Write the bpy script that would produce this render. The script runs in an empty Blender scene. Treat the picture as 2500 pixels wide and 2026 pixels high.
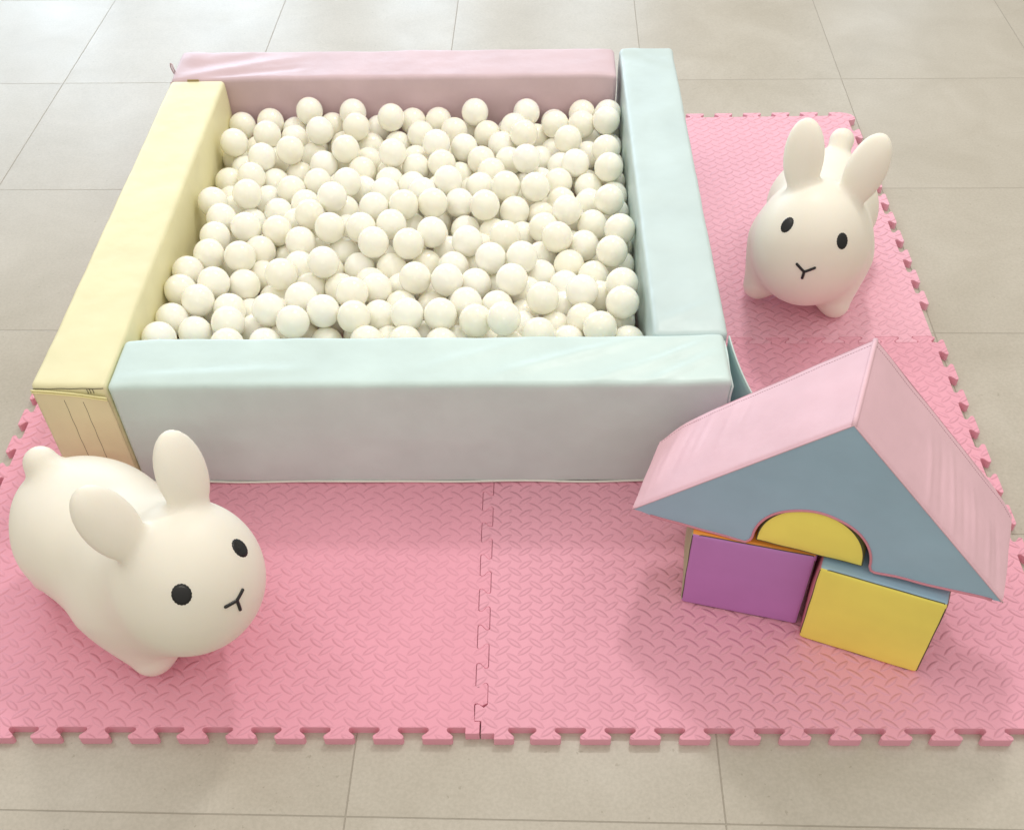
import bpy, bmesh, math, random
import numpy as np
from mathutils import Vector, Matrix, noise

# ------------------------------------------------------------------ scene, camera, light
S = bpy.context.scene
COL = S.collection
S.view_settings.view_transform = 'Standard'
S.view_settings.look = 'None'
S.view_settings.gamma = 1.0
S.view_settings.exposure = 0.0
S.cycles.max_bounces = 12
S.cycles.diffuse_bounces = 8
S.cycles.glossy_bounces = 4
S.cycles.use_denoising = True

cam = bpy.data.cameras.new('camera')
cam.sensor_width = 36.0
cam.lens = 2625.58 * 36.0 / 2500.0
cam.shift_x = 16.75 / 2500.0
cam.shift_y = 202.07 / 2500.0
cam.clip_end = 200
co = bpy.data.objects.new('camera', cam)
co.location = (0.08925, -0.90609, 1.60209)
co.rotation_euler = (0.73166, 0.02184, 0.01491)
COL.objects.link(co)
S.camera = co

w = bpy.data.worlds.new('World')
S.world = w
w.use_nodes = True
wn = w.node_tree.nodes
wl = w.node_tree.links
bg = wn['Background']
# soft room light: warmer and darker low down, paler overhead
tc = wn.new('ShaderNodeTexCoord'); sp = wn.new('ShaderNodeSeparateXYZ'); rp = wn.new('ShaderNodeValToRGB')
wl.new(tc.outputs['Generated'], sp.inputs[0]); wl.new(sp.outputs['Z'], rp.inputs[0]); wl.new(rp.outputs[0], bg.inputs[0])
rp.color_ramp.elements[0].position = 0.0; rp.color_ramp.elements[0].color = (0.36, 0.33, 0.27, 1)
rp.color_ramp.elements[1].position = 0.9; rp.color_ramp.elements[1].color = (1.0, 0.96, 0.88, 1)
bg.inputs[1].default_value = 1.08


def area(name, loc, target, sx, sy, power, color):
    l = bpy.data.lights.new(name, 'AREA')
    l.shape = 'RECTANGLE'; l.size = sx; l.size_y = sy; l.energy = power; l.color = color
    o = bpy.data.objects.new(name, l)
    o.location = loc
    o.rotation_euler = (Vector(target) - Vector(loc)).to_track_quat('-Z', 'Y').to_euler()
    COL.objects.link(o)
    return o


area('ceiling_lamp', (0.6, 2.43, 3.1), (0.1, 0.7, 0), 0.34, 0.34, 29, (1.0, 0.97, 0.92))
area('ceiling_lamp', (2.3, 1.9, 3.1), (0.2, 0.7, 0), 0.9, 0.8, 9, (1.0, 0.96, 0.90))
area('ceiling_lamp', (-2.3, 1.4, 3.1), (0, 0.7, 0), 0.9, 0.8, 9, (1.0, 0.96, 0.92))
for k, (x, ww, pw) in enumerate([(-4.6, 1.0, 60), (-3.35, 0.8, 50), (-2.1, 1.1, 62), (-0.7, 0.8, 42), (0.5, 0.7, 26), (2.6, 0.6, 10)]):
    area('window_light', (x, 7.0, 1.7), (x * 0.6, 0, 0.4), ww, 2.6, pw * 0.8, (0.66, 0.83, 1.0))
for x in (-0.05, 0.27):
    area('downlight', (x, -1.75, 2.25), (0, 1.2, 0.2), 0.10, 0.10, 2.8, (1.0, 0.93, 0.82))


# ------------------------------------------------------------------ helpers
def tag(o, label, cat, group=None, kind=None):
    if label: o['label'] = label
    if cat: o['category'] = cat
    if group: o['group'] = group
    if kind: o['kind'] = kind
    return o


def obj(name, verts, faces, mat, parent=None, smooth=True, loc=None):
    me = bpy.data.meshes.new(name)
    me.from_pydata([tuple(v) for v in verts], [], [tuple(f) for f in faces])
    me.materials.append(mat)
    if smooth:
        me.polygons.foreach_set('use_smooth', [True] * len(me.polygons))
    me.update()
    o = bpy.data.objects.new(name, me)
    if parent: o.parent = parent
    if loc: o.location = loc
    COL.objects.link(o)
    return o


def empty(name, loc, rz=0.0):
    o = bpy.data.objects.new(name, None)
    o.empty_display_size = 0.05
    o.location = loc
    o.rotation_euler = (0, 0, rz)
    COL.objects.link(o)
    return o


def tube(pts, r, n=8, closed=False):
    pts = [Vector(p) for p in pts]
    V, F = [], []
    m = len(pts)
    up = Vector((0.13, 0.21, 0.97)).normalized()
    prev = None
    for i, p in enumerate(pts):
        a = pts[i - 1] if (i > 0 or closed) else p
        b = pts[(i + 1) % m] if (i < m - 1 or closed) else p
        t = (b - a)
        t = t.normalized() if t.length > 0 else Vector((1, 0, 0))
        if prev is None:
            nrm = t.cross(up)
            if nrm.length < 1e-3: nrm = t.cross(Vector((1, 0, 0)))
        else:
            nrm = prev - t * prev.dot(t)
        nrm.normalize(); prev = nrm
        bn = t.cross(nrm)
        for k in range(n):
            a_ = 2 * math.pi * k / n
            V.append(p + nrm * (r * math.cos(a_)) + bn * (r * math.sin(a_)))
    for i in range(m if closed else m - 1):
        j = (i + 1) % m
        for k in range(n):
            k2 = (k + 1) % n
            F.append((i * n + k, i * n + k2, j * n + k2, j * n + k))
    if not closed:
        F.append(tuple(range(n))[::-1]); F.append(tuple((m - 1) * n + k for k in range(n)))
    return V, F


class NB:
    """tiny node-expression builder"""
    def __init__(s, name):
        s.m = bpy.data.materials.new(name); s.m.use_nodes = True
        s.t = s.m.node_tree; s.n = s.t.nodes; s.l = s.t.links
        s.b = s.n['Principled BSDF']

    def _in(s, sock, v):
        if isinstance(v, (int, float)): sock.default_value = v
        elif isinstance(v, tuple): sock.default_value = v
        else: s.l.new(v, sock)

    def math(s, op, a, b=None, c=None, clamp=False):
        n = s.n.new('ShaderNodeMath'); n.operation = op; n.use_clamp = clamp
        s._in(n.inputs[0], a)
        if b is not None: s._in(n.inputs[1], b)
        if c is not None: s._in(n.inputs[2], c)
        return n.outputs[0]

    def coords(s, kind='Object'):
        return s.n.new('ShaderNodeTexCoord').outputs[kind]

    def sep(s, v):
        n = s.n.new('ShaderNodeSeparateXYZ'); s.l.new(v, n.inputs[0]); return n.outputs

    def map(s, v, scale=(1, 1, 1), loc=(0, 0, 0)):
        n = s.n.new('ShaderNodeMapping'); s.l.new(v, n.inputs[0])
        n.inputs['Scale'].default_value = scale; n.inputs['Location'].default_value = loc
        return n.outputs[0]

    def noise(s, v, scale, detail=4, rough=0.55, dist=0.0):
        n = s.n.new('ShaderNodeTexNoise'); s.l.new(v, n.inputs['Vector'])
        n.inputs['Scale'].default_value = scale; n.inputs['Detail'].default_value = detail
        n.inputs['Roughness'].default_value = rough; n.inputs['Distortion'].default_value = dist
        return n.outputs['Fac']

    def ramp(s, f, stops):
        n = s.n.new('ShaderNodeValToRGB'); s.l.new(f, n.inputs[0])
        e = n.color_ramp.elements
        while len(e) < len(stops): e.new(0.5)
        for q, (p, c) in zip(e, stops):
            q.position = p; q.color = (*c, 1) if len(c) == 3 else c
        return n.outputs[0]

    def mix(s, f, a, b):
        n = s.n.new('ShaderNodeMix'); n.data_type = 'RGBA'
        s._in(n.inputs[0], f)
        for i, v in ((6, a), (7, b)):
            if isinstance(v, tuple): n.inputs[i].default_value = (*v, 1) if len(v) == 3 else v
            else: s.l.new(v, n.inputs[i])
        return n.outputs[2]

    def bump(s, h, dist, strength=1.0, normal=None):
        n = s.n.new('ShaderNodeBump'); s.l.new(h, n.inputs['Height'])
        n.inputs['Distance'].default_value = dist; n.inputs['Strength'].default_value = strength
        if normal is not None: s.l.new(normal, n.inputs['Normal'])
        return n.outputs[0]

    def set(s, **k):
        for a, v in k.items():
            a = {'color': 'Base Color', 'rough': 'Roughness', 'normal': 'Normal', 'spec': 'Specular IOR Level', 'coat': 'Coat Weight',
                 'coatr': 'Coat Roughness', 'sss': 'Subsurface Weight', 'sssr': 'Subsurface Scale', 'sheen': 'Sheen Weight'}[a]
            if isinstance(v, tuple) and len(v) == 3: v = (*v, 1)
            s._in(s.b.inputs[a], v)
        return s.m


def vinyl(name, c, rough=0.42, grain=0.00022, spec=0.4, mott=0.04):
    s = NB(name)
    v = s.coords()
    f = s.noise(v, 7, 3)
    d = tuple(max(0, x * (1 - mott * 1.6)) for x in c); l = tuple(min(1, x * (1 + mott)) for x in c)
    col = s.ramp(f, [(0.3, d), (0.7, l)])
    dirt = s.math('GREATER_THAN', s.noise(s.map(v, (1, 1, 2)), 55, 4, 0.7), 0.785)
    col = s.mix(s.math('MULTIPLY', dirt, 0.3), col, tuple(x * 0.45 for x in c))
    g = s.noise(v, 900, 2, 0.6)
    b = s.bump(g, grain, 0.5)
    f2 = s.noise(s.map(v, (1, 1, 1)), 14, 3, 0.5)
    b2 = s.bump(f2, 0.0035, 0.6, b)
    rr = s.math('MULTIPLY_ADD', s.noise(v, 30, 3), 0.16, rough - 0.08)
    return s.set(color=col, rough=rr, normal=b2, spec=spec)


def foam_mat_material(name, c, strength, worn):
    s = NB(name)
    v = s.coords()
    x, y, z = s.sep(v)
    P, PY = 0.0389, 0.0319

    def lens(ox, oy, sign):
        a = s.math('SUBTRACT', s.math('FLOORED_MODULO', s.math('ADD', x, ox + 10 * P), P), P / 2)
        b = s.math('SUBTRACT', s.math('FLOORED_MODULO', s.math('ADD', y, oy + 10 * PY), PY), PY / 2)
        ca, sa = math.cos(math.radians(38.5)), math.sin(math.radians(38.5)) * sign
        u = s.math('ADD', s.math('MULTIPLY', a, ca), s.math('MULTIPLY', b, sa))
        q = s.math('SUBTRACT', s.math('MULTIPLY', b, ca), s.math('MULTIPLY', a, sa))
        uu = s.math('DIVIDE', u, 0.0174)
        e = s.math('SUBTRACT', s.math('SUBTRACT', 1.0, s.math('MULTIPLY', uu, uu)), s.math('POWER', s.math('DIVIDE', s.math('ABSOLUTE', q), 0.0057), 1.35))
        n = s.n.new('ShaderNodeMapRange'); n.interpolation_type = 'SMOOTHSTEP'
        s.l.new(e, n.inputs[0]); n.inputs[1].default_value = -0.12; n.inputs[2].default_value = 0.75
        n.inputs[3].default_value = 0; n.inputs[4].default_value = 1
        dome = s.math('MULTIPLY', s.math('MAXIMUM', e, 0.0), 0.45)
        return s.math('ADD', n.outputs[0], dome)
    h = s.math('MAXIMUM', lens(P / 2 - 0.0738, PY / 2 - 0.0599, 1), lens(-0.0738, -0.0599, -1))
    # only the upper face carries the embossing
    g = s.n.new('ShaderNodeNewGeometry'); gz = s.sep(g.outputs['Normal'])[2]
    up = s.math('GREATER_THAN', gz, 0.6)
    wear = s.math('MULTIPLY_ADD', s.noise(v, 3.2, 3), 0.9, 0.35)
    h = s.math('MULTIPLY', s.math('MULTIPLY', h, up), s.math('MINIMUM', wear, 1.0))
    pores = s.noise(v, 520, 2, 0.6)
    b = s.bump(pores, 0.00018, 0.6)
    b = s.bump(s.noise(v, 9, 2), 0.004, 0.35, b)
    b = s.bump(h, 0.0021 * strength, 1.0, b)
    d = tuple(t * 0.93 for t in c)
    col = s.ramp(s.noise(v, 5, 4), [(0.3, d), (0.7, c)])
    # small scuffs and specks of dirt
    sc = s.math('GREATER_THAN', s.noise(s.map(v, (1, 2.5, 1), (3, 1, 0)), 38, 5, 0.75), 0.775)
    col = s.mix(s.math('MULTIPLY', sc, worn), col, (c[0] * .55, c[1] * .3, c[2] * .35))
    return s.set(color=col, rough=0.62, normal=b, spec=0.22)


# colours
PINKBAR = vinyl('pink_bar_vinyl', (0.63, 0.475, 0.52), 0.42)
YELLOWBAR = vinyl('yellow_bar_vinyl', (0.81, 0.765, 0.49), 0.45)
MINTBAR = vinyl('mint_bar_vinyl', (0.60, 0.735, 0.72), 0.38)
MINTBLUE = vinyl('pale_aqua_bar_vinyl', (0.55, 0.665, 0.67), 0.38)
MINTDARK = vinyl('aqua_flap_vinyl', (0.50, 0.72, 0.72), 0.38)
ROOFPINK = vinyl('roof_pink_vinyl', (0.77, 0.50, 0.575), 0.48, 0.0005)
GREYBLUE = vinyl('grey_blue_vinyl', (0.34, 0.51, 0.65), 0.5)
PURPLE = vinyl('purple_vinyl', (0.52, 0.22, 0.56), 0.5)
YELLOW = vinyl('strong_yellow_vinyl', (0.93, 0.82, 0.16), 0.5)
ORANGE = vinyl('orange_vinyl', (0.90, 0.33, 0.05), 0.5)
SAGE = vinyl('sage_green_vinyl', (0.42, 0.45, 0.27), 0.5)
ROSE = vinyl('rose_vinyl', (0.62, 0.22, 0.26), 0.5)
GREEN = vinyl('olive_green_vinyl', (0.24, 0.32, 0.10), 0.45)
BROWN = vinyl('brown_red_vinyl', (0.30, 0.13, 0.11), 0.5)
THREAD = vinyl('dark_thread', (0.10, 0.09, 0.06), 0.7)
PIPINGPINK = vinyl('pink_piping', (0.66, 0.26, 0.33), 0.5)
PIPINGPALE = vinyl('pale_piping', (0.80, 0.80, 0.74), 0.45)
PIPINGYEL = vinyl('yellow_piping', (0.86, 0.80, 0.42), 0.45)
VELCRO = vinyl('tan_velcro', (0.42, 0.32, 0.16), 0.9)

# ------------------------------------------------------------------ floor
fs = NB('porcelain_tile')
v = fs.coords()
x, y, z = fs.sep(v)
T = 0.6


def groove(c):
    a = fs.math('ABSOLUTE', fs.math('SUBTRACT', fs.math('FLOORED_MODULO', fs.math('ADD', c, 60 * T + T / 2), T), T / 2))
    n = fs.n.new('ShaderNodeMapRange'); fs.l.new(a, n.inputs[0])
    n.inputs[1].default_value = 0.0005; n.inputs[2].default_value = 0.0014; n.inputs[3].default_value = 1; n.inputs[4].default_value = 0
    return n.outputs[0]


gr = fs.math('MAXIMUM', groove(x), groove(y))
tx = fs.math('FLOOR', fs.math('DIVIDE', x, T)); ty = fs.math('FLOOR', fs.math('DIVIDE', y, T))
cb = fs.n.new('ShaderNodeCombineXYZ'); fs.l.new(tx, cb.inputs[0]); fs.l.new(ty, cb.inputs[1])
wn_ = fs.n.new('ShaderNodeTexWhiteNoise'); fs.l.new(cb.outputs[0], wn_.inputs['Vector'])
off = fs.n.new('ShaderNodeVectorMath'); off.operation = 'MULTIPLY_ADD'
fs.l.new(wn_.outputs['Color'], off.inputs[0]); off.inputs[1].default_value = (9, 9, 9); fs.l.new(v, off.inputs[2])
vv = off.outputs[0]
base = fs.ramp(fs.noise(vv, 4.5, 6, 0.62, 0.6), [(0.25, (0.42, 0.382, 0.318)), (0.55, (0.47, 0.432, 0.368)), (0.8, (0.515, 0.478, 0.415))])
fine = fs.ramp(fs.noise(vv, 160, 3, 0.7), [(0.36, (0.93, 0.93, 0.92)), (0.62, (1.03, 1.03, 1.03))])
mm = fs.n.new('ShaderNodeMix'); mm.data_type = 'RGBA'; mm.blend_type = 'MULTIPLY'; mm.inputs[0].default_value = 1
fs.l.new(base, mm.inputs[6]); fs.l.new(fine, mm.inputs[7])
speck = fs.math('GREATER_THAN', fs.noise(vv, 95, 2, 0.5), 0.735)
c2 = fs.mix(fs.math('MULTIPLY', speck, 0.45), mm.outputs[2], (0.27, 0.24, 0.18))
streak = fs.math('GREATER_THAN', fs.noise(fs.map(vv, (1, 5, 1)), 9, 6, 0.75), 0.72)
c2 = fs.mix(fs.math('MULTIPLY', streak, 0.18), c2, (0.30, 0.26, 0.20))
colr = fs.mix(gr, c2, (0.375, 0.34, 0.28))
bmp = fs.bump(fs.noise(vv, 220, 3, 0.6), 0.0002, 0.5)
bmp = fs.bump(fs.math('SUBTRACT', 1.0, gr), 0.0012, 0.9, bmp)
frg = fs.math('ADD', fs.math('MULTIPLY_ADD', fs.noise(vv, 6, 4), 0.14, 0.27), fs.math('MULTIPLY', gr, 0.4))
fs.set(color=colr, rough=frg, normal=bmp, spec=0.5)
fl = obj('floor', [(-9, -6, 0), (9, -6, 0), (9, 11, 0), (-9, 11, 0)], [(0, 1, 2, 3)], fs.m, smooth=False)
fl.location = (-0.2108, -0.14603, 0); fl.rotation_euler = (0, 0, -0.01652)
tag(fl, None, None, kind='structure')

# ------------------------------------------------------------------ interlocking foam mats
D = 0.0217
TH = 0.0185
HALF = [(0.0184, 0.0), (0.0157, 0.0027), (0.0154, 0.0057), (0.0172, 0.0090), (0.0206, 0.0122), (0.0238, 0.0128), (0.0255, 0.0160), (0.0252, 0.0192), (0.0228, 0.0217)]
HALF = [(0.0186, 0.0), (0.0162, 0.0014), (0.0152, 0.0040), (0.0156, 0.0064), (0.0180, 0.0089), (0.02045, 0.01085),
        (0.0229, 0.0128), (0.0253, 0.0153), (0.0257, 0.0177), (0.0247, 0.0203), (0.0223, 0.0217)]


def edge_pts(p0, p1, out, centres, ir, shrink=0.0):
    """from p0 to p1 along the root line; teeth at the given absolute coordinates"""
    ax = 0 if abs(p1[0] - p0[0]) > abs(p1[1] - p0[1]) else 1
    sgn = 1 if p1[ax] > p0[ax] else -1
    cs = sorted(centres, reverse=(sgn < 0))
    res = [p0]
    for c in cs:
        w = ir.uniform(-0.0004, 0.0004)
        half = [(h - shrink * 0.6, o) for h, o in HALF]
        seq = [(-h, o) for h, o in half] + [(h, o) for h, o in reversed(half)]
        for t, o in seq:
            q = [0, 0]
            q[ax] = c + w + sgn * t
            q[1 - ax] = p0[1 - ax] + out * (o - (shrink if o > 0.02 else 0))
            res.append(tuple(q))
    return res


def mat_outline(x0, x1, y0, y1, fc, rc, bc, lc, seed, shrink, corner):
    ir = random.Random(seed)
    sh = shrink
    P = []
    P += corner.get('fl', []) or [(x0, y0)]
    e = edge_pts((x0, y0), (x1, y0), -1, fc, ir, sh[0]); P += e[1:]
    P += corner.get('fr', []) or [(x1, y0)]
    e = edge_pts((x1, y0), (x1, y1), 1, rc, ir, sh[1]); P += e[1:]
    P += corner.get('br', []) or [(x1, y1)]
    e = edge_pts((x1, y1), (x0, y1), 1, bc, ir, sh[2]); P += e[1:]
    P += corner.get('bl', []) or [(x0, y1)]
    e = edge_pts((x0, y1), (x0, y0), -1, lc, ir, sh[3]); P += e[1:]
    return P


def mat_mesh(name, P, m, label):
    Q_ = []
    for q in P:
        if not Q_ or math.dist(q, Q_[-1]) > 1e-5: Q_.append(q)
    if math.dist(Q_[0], Q_[-1]) < 1e-5: Q_.pop()
    P = Q_
    n = len(P)
    # inset ring by averaged normals
    def inset(P, d):
        R = []
        for i in range(n):
            a = Vector(P[i - 1]); b = Vector(P[i]); c = Vector(P[(i + 1) % n])
            n1 = (b - a); n2 = (c - b)
            n1 = Vector((-n1.y, n1.x)).normalized() if n1.length > 1e-7 else Vector((0, 0))
            n2 = Vector((-n2.y, n2.x)).normalized() if n2.length > 1e-7 else Vector((0, 0))
            q = n1 + n2
            q = q.normalized() if q.length > 1e-6 else n1
            R.append(b + q * d)
        return R
    rings = [([Vector(p) for p in P], 0.0), ([Vector(p) for p in P], TH - 0.0011), (inset(P, 0.0004), TH - 0.0003), (inset(P, 0.0012), TH)]
    V, F = [], []
    for R, z in rings:
        V += [(q[0], q[1], z) for q in R]
    for r in range(3):
        for i in range(n):
            j = (i + 1) % n
            F.append((r * n + i, r * n + j, (r + 1) * n + j, (r + 1) * n + i))
    from mathutils.geometry import tessellate_polygon
    for r, up in ((3, True), (0, False)):
        for t in tessellate_polygon([[Vector((V[r * n + i][0], V[r * n + i][1], 0)) for i in range(n)]]):
            a, b, c = [Vector(V[r * n + i][:2]) for i in t]
            ccw = (b - a).cross(c - a) > 0
            t = tuple(r * n + i for i in t)
            F.append(t if ccw == up else t[::-1])
    o = obj(name, V, F, m, smooth=False)
    tag(o, label, 'foam mat', 'interlocking pink foam mats')
    return o


PK = (0.825, 0.395, 0.50)
per = 0.0819
S0, S1 = 0.0109, -0.0108     # vertical seam: root lines of the right and the left mats
M0, M1 = 0.9795, 1.0012      # middle seam: root lines of the front and the back mats
seam_r = [0.032] + [0.1045 + 0.0805 * k for k in range(11)]
seam_l = [(a + b) / 2 for a, b in zip(seam_r[1:-1], seam_r[2:])]
seam_l = [0.0675] + seam_l
seam_r2 = [1.075 + 0.0817 * k for k in range(11)]
seam_l2 = [c + 0.04085 for c in seam_r2]
mid_u = [0.929 - 0.0817 * k for k in range(11)]
mid_l = [c - 0.04085 for c in mid_u[:-1]] + [0.97]
midl_u = [-0.929 + 0.0817 * k for k in range(11)]
midl_l = [c + 0.04085 for c in midl_u[:-1]] + [-0.97]
right_lo = [0.6168 + 0.0168 + 0.0827 * k for k in range(-6, 5)]
right_up = [1.1262 + 0.016 + 0.0823 * k for k in range(0, 10)]
left_lo = [0.819 + 0.0165 - 0.081 * k for k in range(10)]
left_up = [1.9 - 0.082 * k for k in range(11)]
front_r = [0.1084 + per * k for k in range(11)]
front_l = [-(k + 1) * per + 0.0109 for k in range(11)]
g = 0.0008
# front right mat: notch at the seam, half tooth with straight side
cfl = [(g, -0.0080), (0.0228, -0.0076), (0.0228, -0.0184), (0.0525, -0.0184), (0.0558, -0.0168), (0.0560, -0.0135), (0.0530, -0.0098), (0.0482, -0.0052), (0.0462, -0.0025), (0.0463, 0.0008), (0.0482, 0.0033)]
pts = mat_outline(S0, 0.9912, 0.0033, M0, front_r, right_lo, mid_l, [c for c in seam_r[1:]], 1, (0, 0, g, g), {'fl': []})
pts = pts[1:]
seam_foot = [(S0, 0.0480), (0.0045, 0.0415), (-0.0030, 0.0475), (-0.0075, 0.0482), (-0.0102, 0.0460), (-0.0103, 0.0160), (g, 0.0158)]
pts_fr = cfl + pts + seam_foot
MATR = foam_mat_material('pink_foam_right', PK, 1.0, 0.5)
MATL = foam_mat_material('pink_foam_left', (0.825, 0.375, 0.48), 0.8, 0.6)
MATB = foam_mat_material('pink_foam_back', (0.845, 0.455, 0.56), 1.0, 0.25)
mat_mesh('foam_mat', pts_fr, MATR, 'pink embossed foam mat at the front right, under the toy house')
# front left mat
cfr = [(-0.0250, 0.0033), (-0.0250, -0.0082), (-0.0016, -0.0082), (-0.0014, 0.0148), (-0.0112 + g, 0.0150), (-0.0118, 0.0470), (-0.0102, 0.0492), (-0.0066, 0.0496), (0.0015, 0.0452), (0.0068, 0.0480)]
pl = mat_outline(-0.9912, S1, 0.0033, M0, front_l, [], midl_l, left_lo, 2, (0, 0, g, 0), {})
# splice the seam corner and seam teeth
i_fr = max(i for i, q in enumerate(pl) if abs(q[1] - 0.0033) < 1e-6 and q[0] <= S1 and q[0] > -0.06)
seam_teeth = edge_pts((S1, 0.0), (S1, M0), 1, [c for c in seam_l if c > 0.1], random.Random(5), g)[1:]
k0 = [(0.0104, 0.0500), (0.0104, 0.0850), (0.0085, 0.0885), (0.0050, 0.0893), (-0.0030, 0.0833), (-0.0085, 0.0822), (-0.0108, 0.0842)]
pl_new = pl[:i_fr] + cfr[0:] + k0 + seam_teeth + [(S1, M0)] + [q for q in pl[i_fr + 1:] if not (abs(q[0] - S1) < 1e-6 and q[1] > 0.5)]
mat_mesh('foam_mat', pl_new, MATL, 'deep pink foam mat at the front left, under the side-on rabbit')
# back right mat with a big rounded outer corner
cbr = [(0.9912, 1.955), (1.004, 1.9585), (1.0125, 1.9645), (1.0129, 1.974), (1.006, 1.988), (0.992, 1.998), (0.975, 2.0025), (0.953, 2.003), (0.9435, 2.0015), (0.9445, 1.9955), (0.950, 1.988), (0.9495, 1.983)]
pr_ = mat_outline(S0, 0.9912, M1, 1.983, mid_u, right_up, [0.887 - 0.0817 * k for k in range(10)], seam_r2, 3, (g, 0, 0, g), {'br': cbr})
mat_mesh('foam_mat', pr_, MATB, 'pale pink foam mat at the back right with a rounded far corner')
pb_ = mat_outline(-0.9912, S1, M1, 1.983, midl_u, seam_l2, [-0.887 + 0.0817 * k for k in range(10)], left_up, 4, (g, g, 0, 0), {})
mat_mesh('foam_mat', pb_, MATB, 'pink foam mat hidden beneath the yellow and pink bars of the ball pit')

# ------------------------------------------------------------------ soft boxes
ZM = TH


def soft_box(lx, ly, lz, r, nx, ny, nz, disp=None, groups=False):
    """rounded box from 0..l; returns verts, faces and the face group (dominant axis) for each face"""
    V, idx, F, G = [], {}, [], []

    def grid(n, l):
        inner = [r + (l - 2 * r) * i / n for i in range(n + 1)]
        a = [r * (1 - math.cos(math.pi / 2 * k / 4)) for k in range(4)]
        a = [0.0, r * 0.12, r * 0.38, r * 0.7]
        return a + inner + [l - q for q in reversed(a)]
    gx, gy, gz = grid(nx, lx), grid(ny, ly), grid(nz, lz)
    L = (lx, ly, lz)

    def vert(i, j, k):
        key = (i, j, k)
        if key in idx: return idx[key]
        p = Vector((gx[i], gy[j], gz[k]))
        c = Vector([min(max(p[a], r), L[a] - r) for a in range(3)])
        d = p - c
        if d.length > 1e-9:
            # map the cube corner offset to a sphere
            m = max(abs(d.x), abs(d.y), abs(d.z))
            d = d.normalized() * m
        q = c + d
        if disp: q = disp(q, d.normalized() if d.length > 1e-9 else Vector((0, 0, 0)))
        V.append(q); idx[key] = len(V) - 1
        return idx[key]
    NX, NY, NZ = len(gx) - 1, len(gy) - 1, len(gz) - 1
    for i in range(NX):
        for j in range(NY):
            F.append((vert(i, j, 0), vert(i, j + 1, 0), vert(i + 1, j + 1, 0), vert(i + 1, j, 0))); G.append('bottom')
            F.append((vert(i, j, NZ), vert(i + 1, j, NZ), vert(i + 1, j + 1, NZ), vert(i, j + 1, NZ))); G.append('top')
    for i in range(NX):
        for k in range(NZ):
            F.append((vert(i, 0, k), vert(i + 1, 0, k), vert(i + 1, 0, k + 1), vert(i, 0, k + 1))); G.append('front')
            F.append((vert(i, NY, k), vert(i, NY, k + 1), vert(i + 1, NY, k + 1), vert(i + 1, NY, k))); G.append('back')
    for j in range(NY):
        for k in range(NZ):
            F.append((vert(0, j, k), vert(0, j, k + 1), vert(0, j + 1, k + 1), vert(0, j + 1, k))); G.append('left')
            F.append((vert(NX, j, k), vert(NX, j + 1, k), vert(NX, j + 1, k + 1), vert(NX, j, k + 1))); G.append('right')
    return V, F, G


def fold(px, py, x0, y0, x1, y1, amp, wd):
    dx, dy = x1 - x0, y1 - y0
    L2 = dx * dx + dy * dy
    t = ((px - x0) * dx + (py - y0) * dy) / L2
    d = abs((px - x0) * dy - (py - y0) * dx) / math.sqrt(L2)
    e = max(0.0, 1 - (2 * t - 1) ** 2) if 0 <= t <= 1 else 0.0
    return amp * e * math.exp(-(d / wd) ** 2)


def nz3(p, s, seed):
    return noise.noise(Vector((p.x * s[0] + seed, p.y * s[1] - seed, p.z * s[2] + 2 * seed)))


BAR_H, BAR_T, BAR_L = 0.2642, 0.1405, 1.150
bars = 'ball pit bars'


def bar_disp(lx, ly, lz, topf, seed, sag=0.0015):
    def f(q, n):
        t = q.z / lz
        out = 0.0010 * nz3(q, (9, 9, 14), seed) + 0.0006 * nz3(q, (30, 30, 50), seed + 3)
        if q.z > lz - 0.002 and n.length < 0.5 or n.z > 0.9:
            pass
        wtop = max(0.0, (q.z / lz - 0.86) / 0.14)
        dz = topf(q.x, q.y) * wtop
        # middle of each side swells slightly
        bx = math.sin(math.pi * min(max(q.z / lz, 0), 1))
        mx = math.sin(math.pi * min(max(q.x / lx, 0), 1)) ** .5 if lx > ly else 1
        dy = dx = 0
        if lx > ly:
            dy = (-0.0018 if q.y < ly / 2 else 0.0018) * bx * mx + out * (1 if q.y > ly / 2 else -1)
        else:
            dx = (-0.0018 if q.x < lx / 2 else 0.0018) * bx + out * (1 if q.x > lx / 2 else -1)
        return Vector((q.x + dx, q.y + dy, q.z + dz + out * (1 if q.z > lz / 2 else 0)))
    return f


# front mint bar
def top_front(x, y):
    h = fold(x, y, 0.70, 0.02, 1.02, 0.135, 0.0042, 0.012) + fold(x, y, 0.88, 0.00, 1.13, 0.12, 0.0045, 0.012)
    h += fold(x, y, 0.98, -0.01, 1.15, 0.09, 0.004, 0.010) + fold(x, y, 0.55, 0.03, 0.82, 0.14, 0.002, 0.012) - fold(x, y, 0.93, 0.02, 1.12, 0.14, 0.003, 0.010)
    h += fold(x, y, 0.0, 0.02, 0.40, 0.045, 0.0028, 0.012) + 0.0035 * math.exp(-((x - 1.13) / 0.05) ** 2)
    h -= 0.004 * math.exp(-(x / 0.03) ** 2)
    return h


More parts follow.
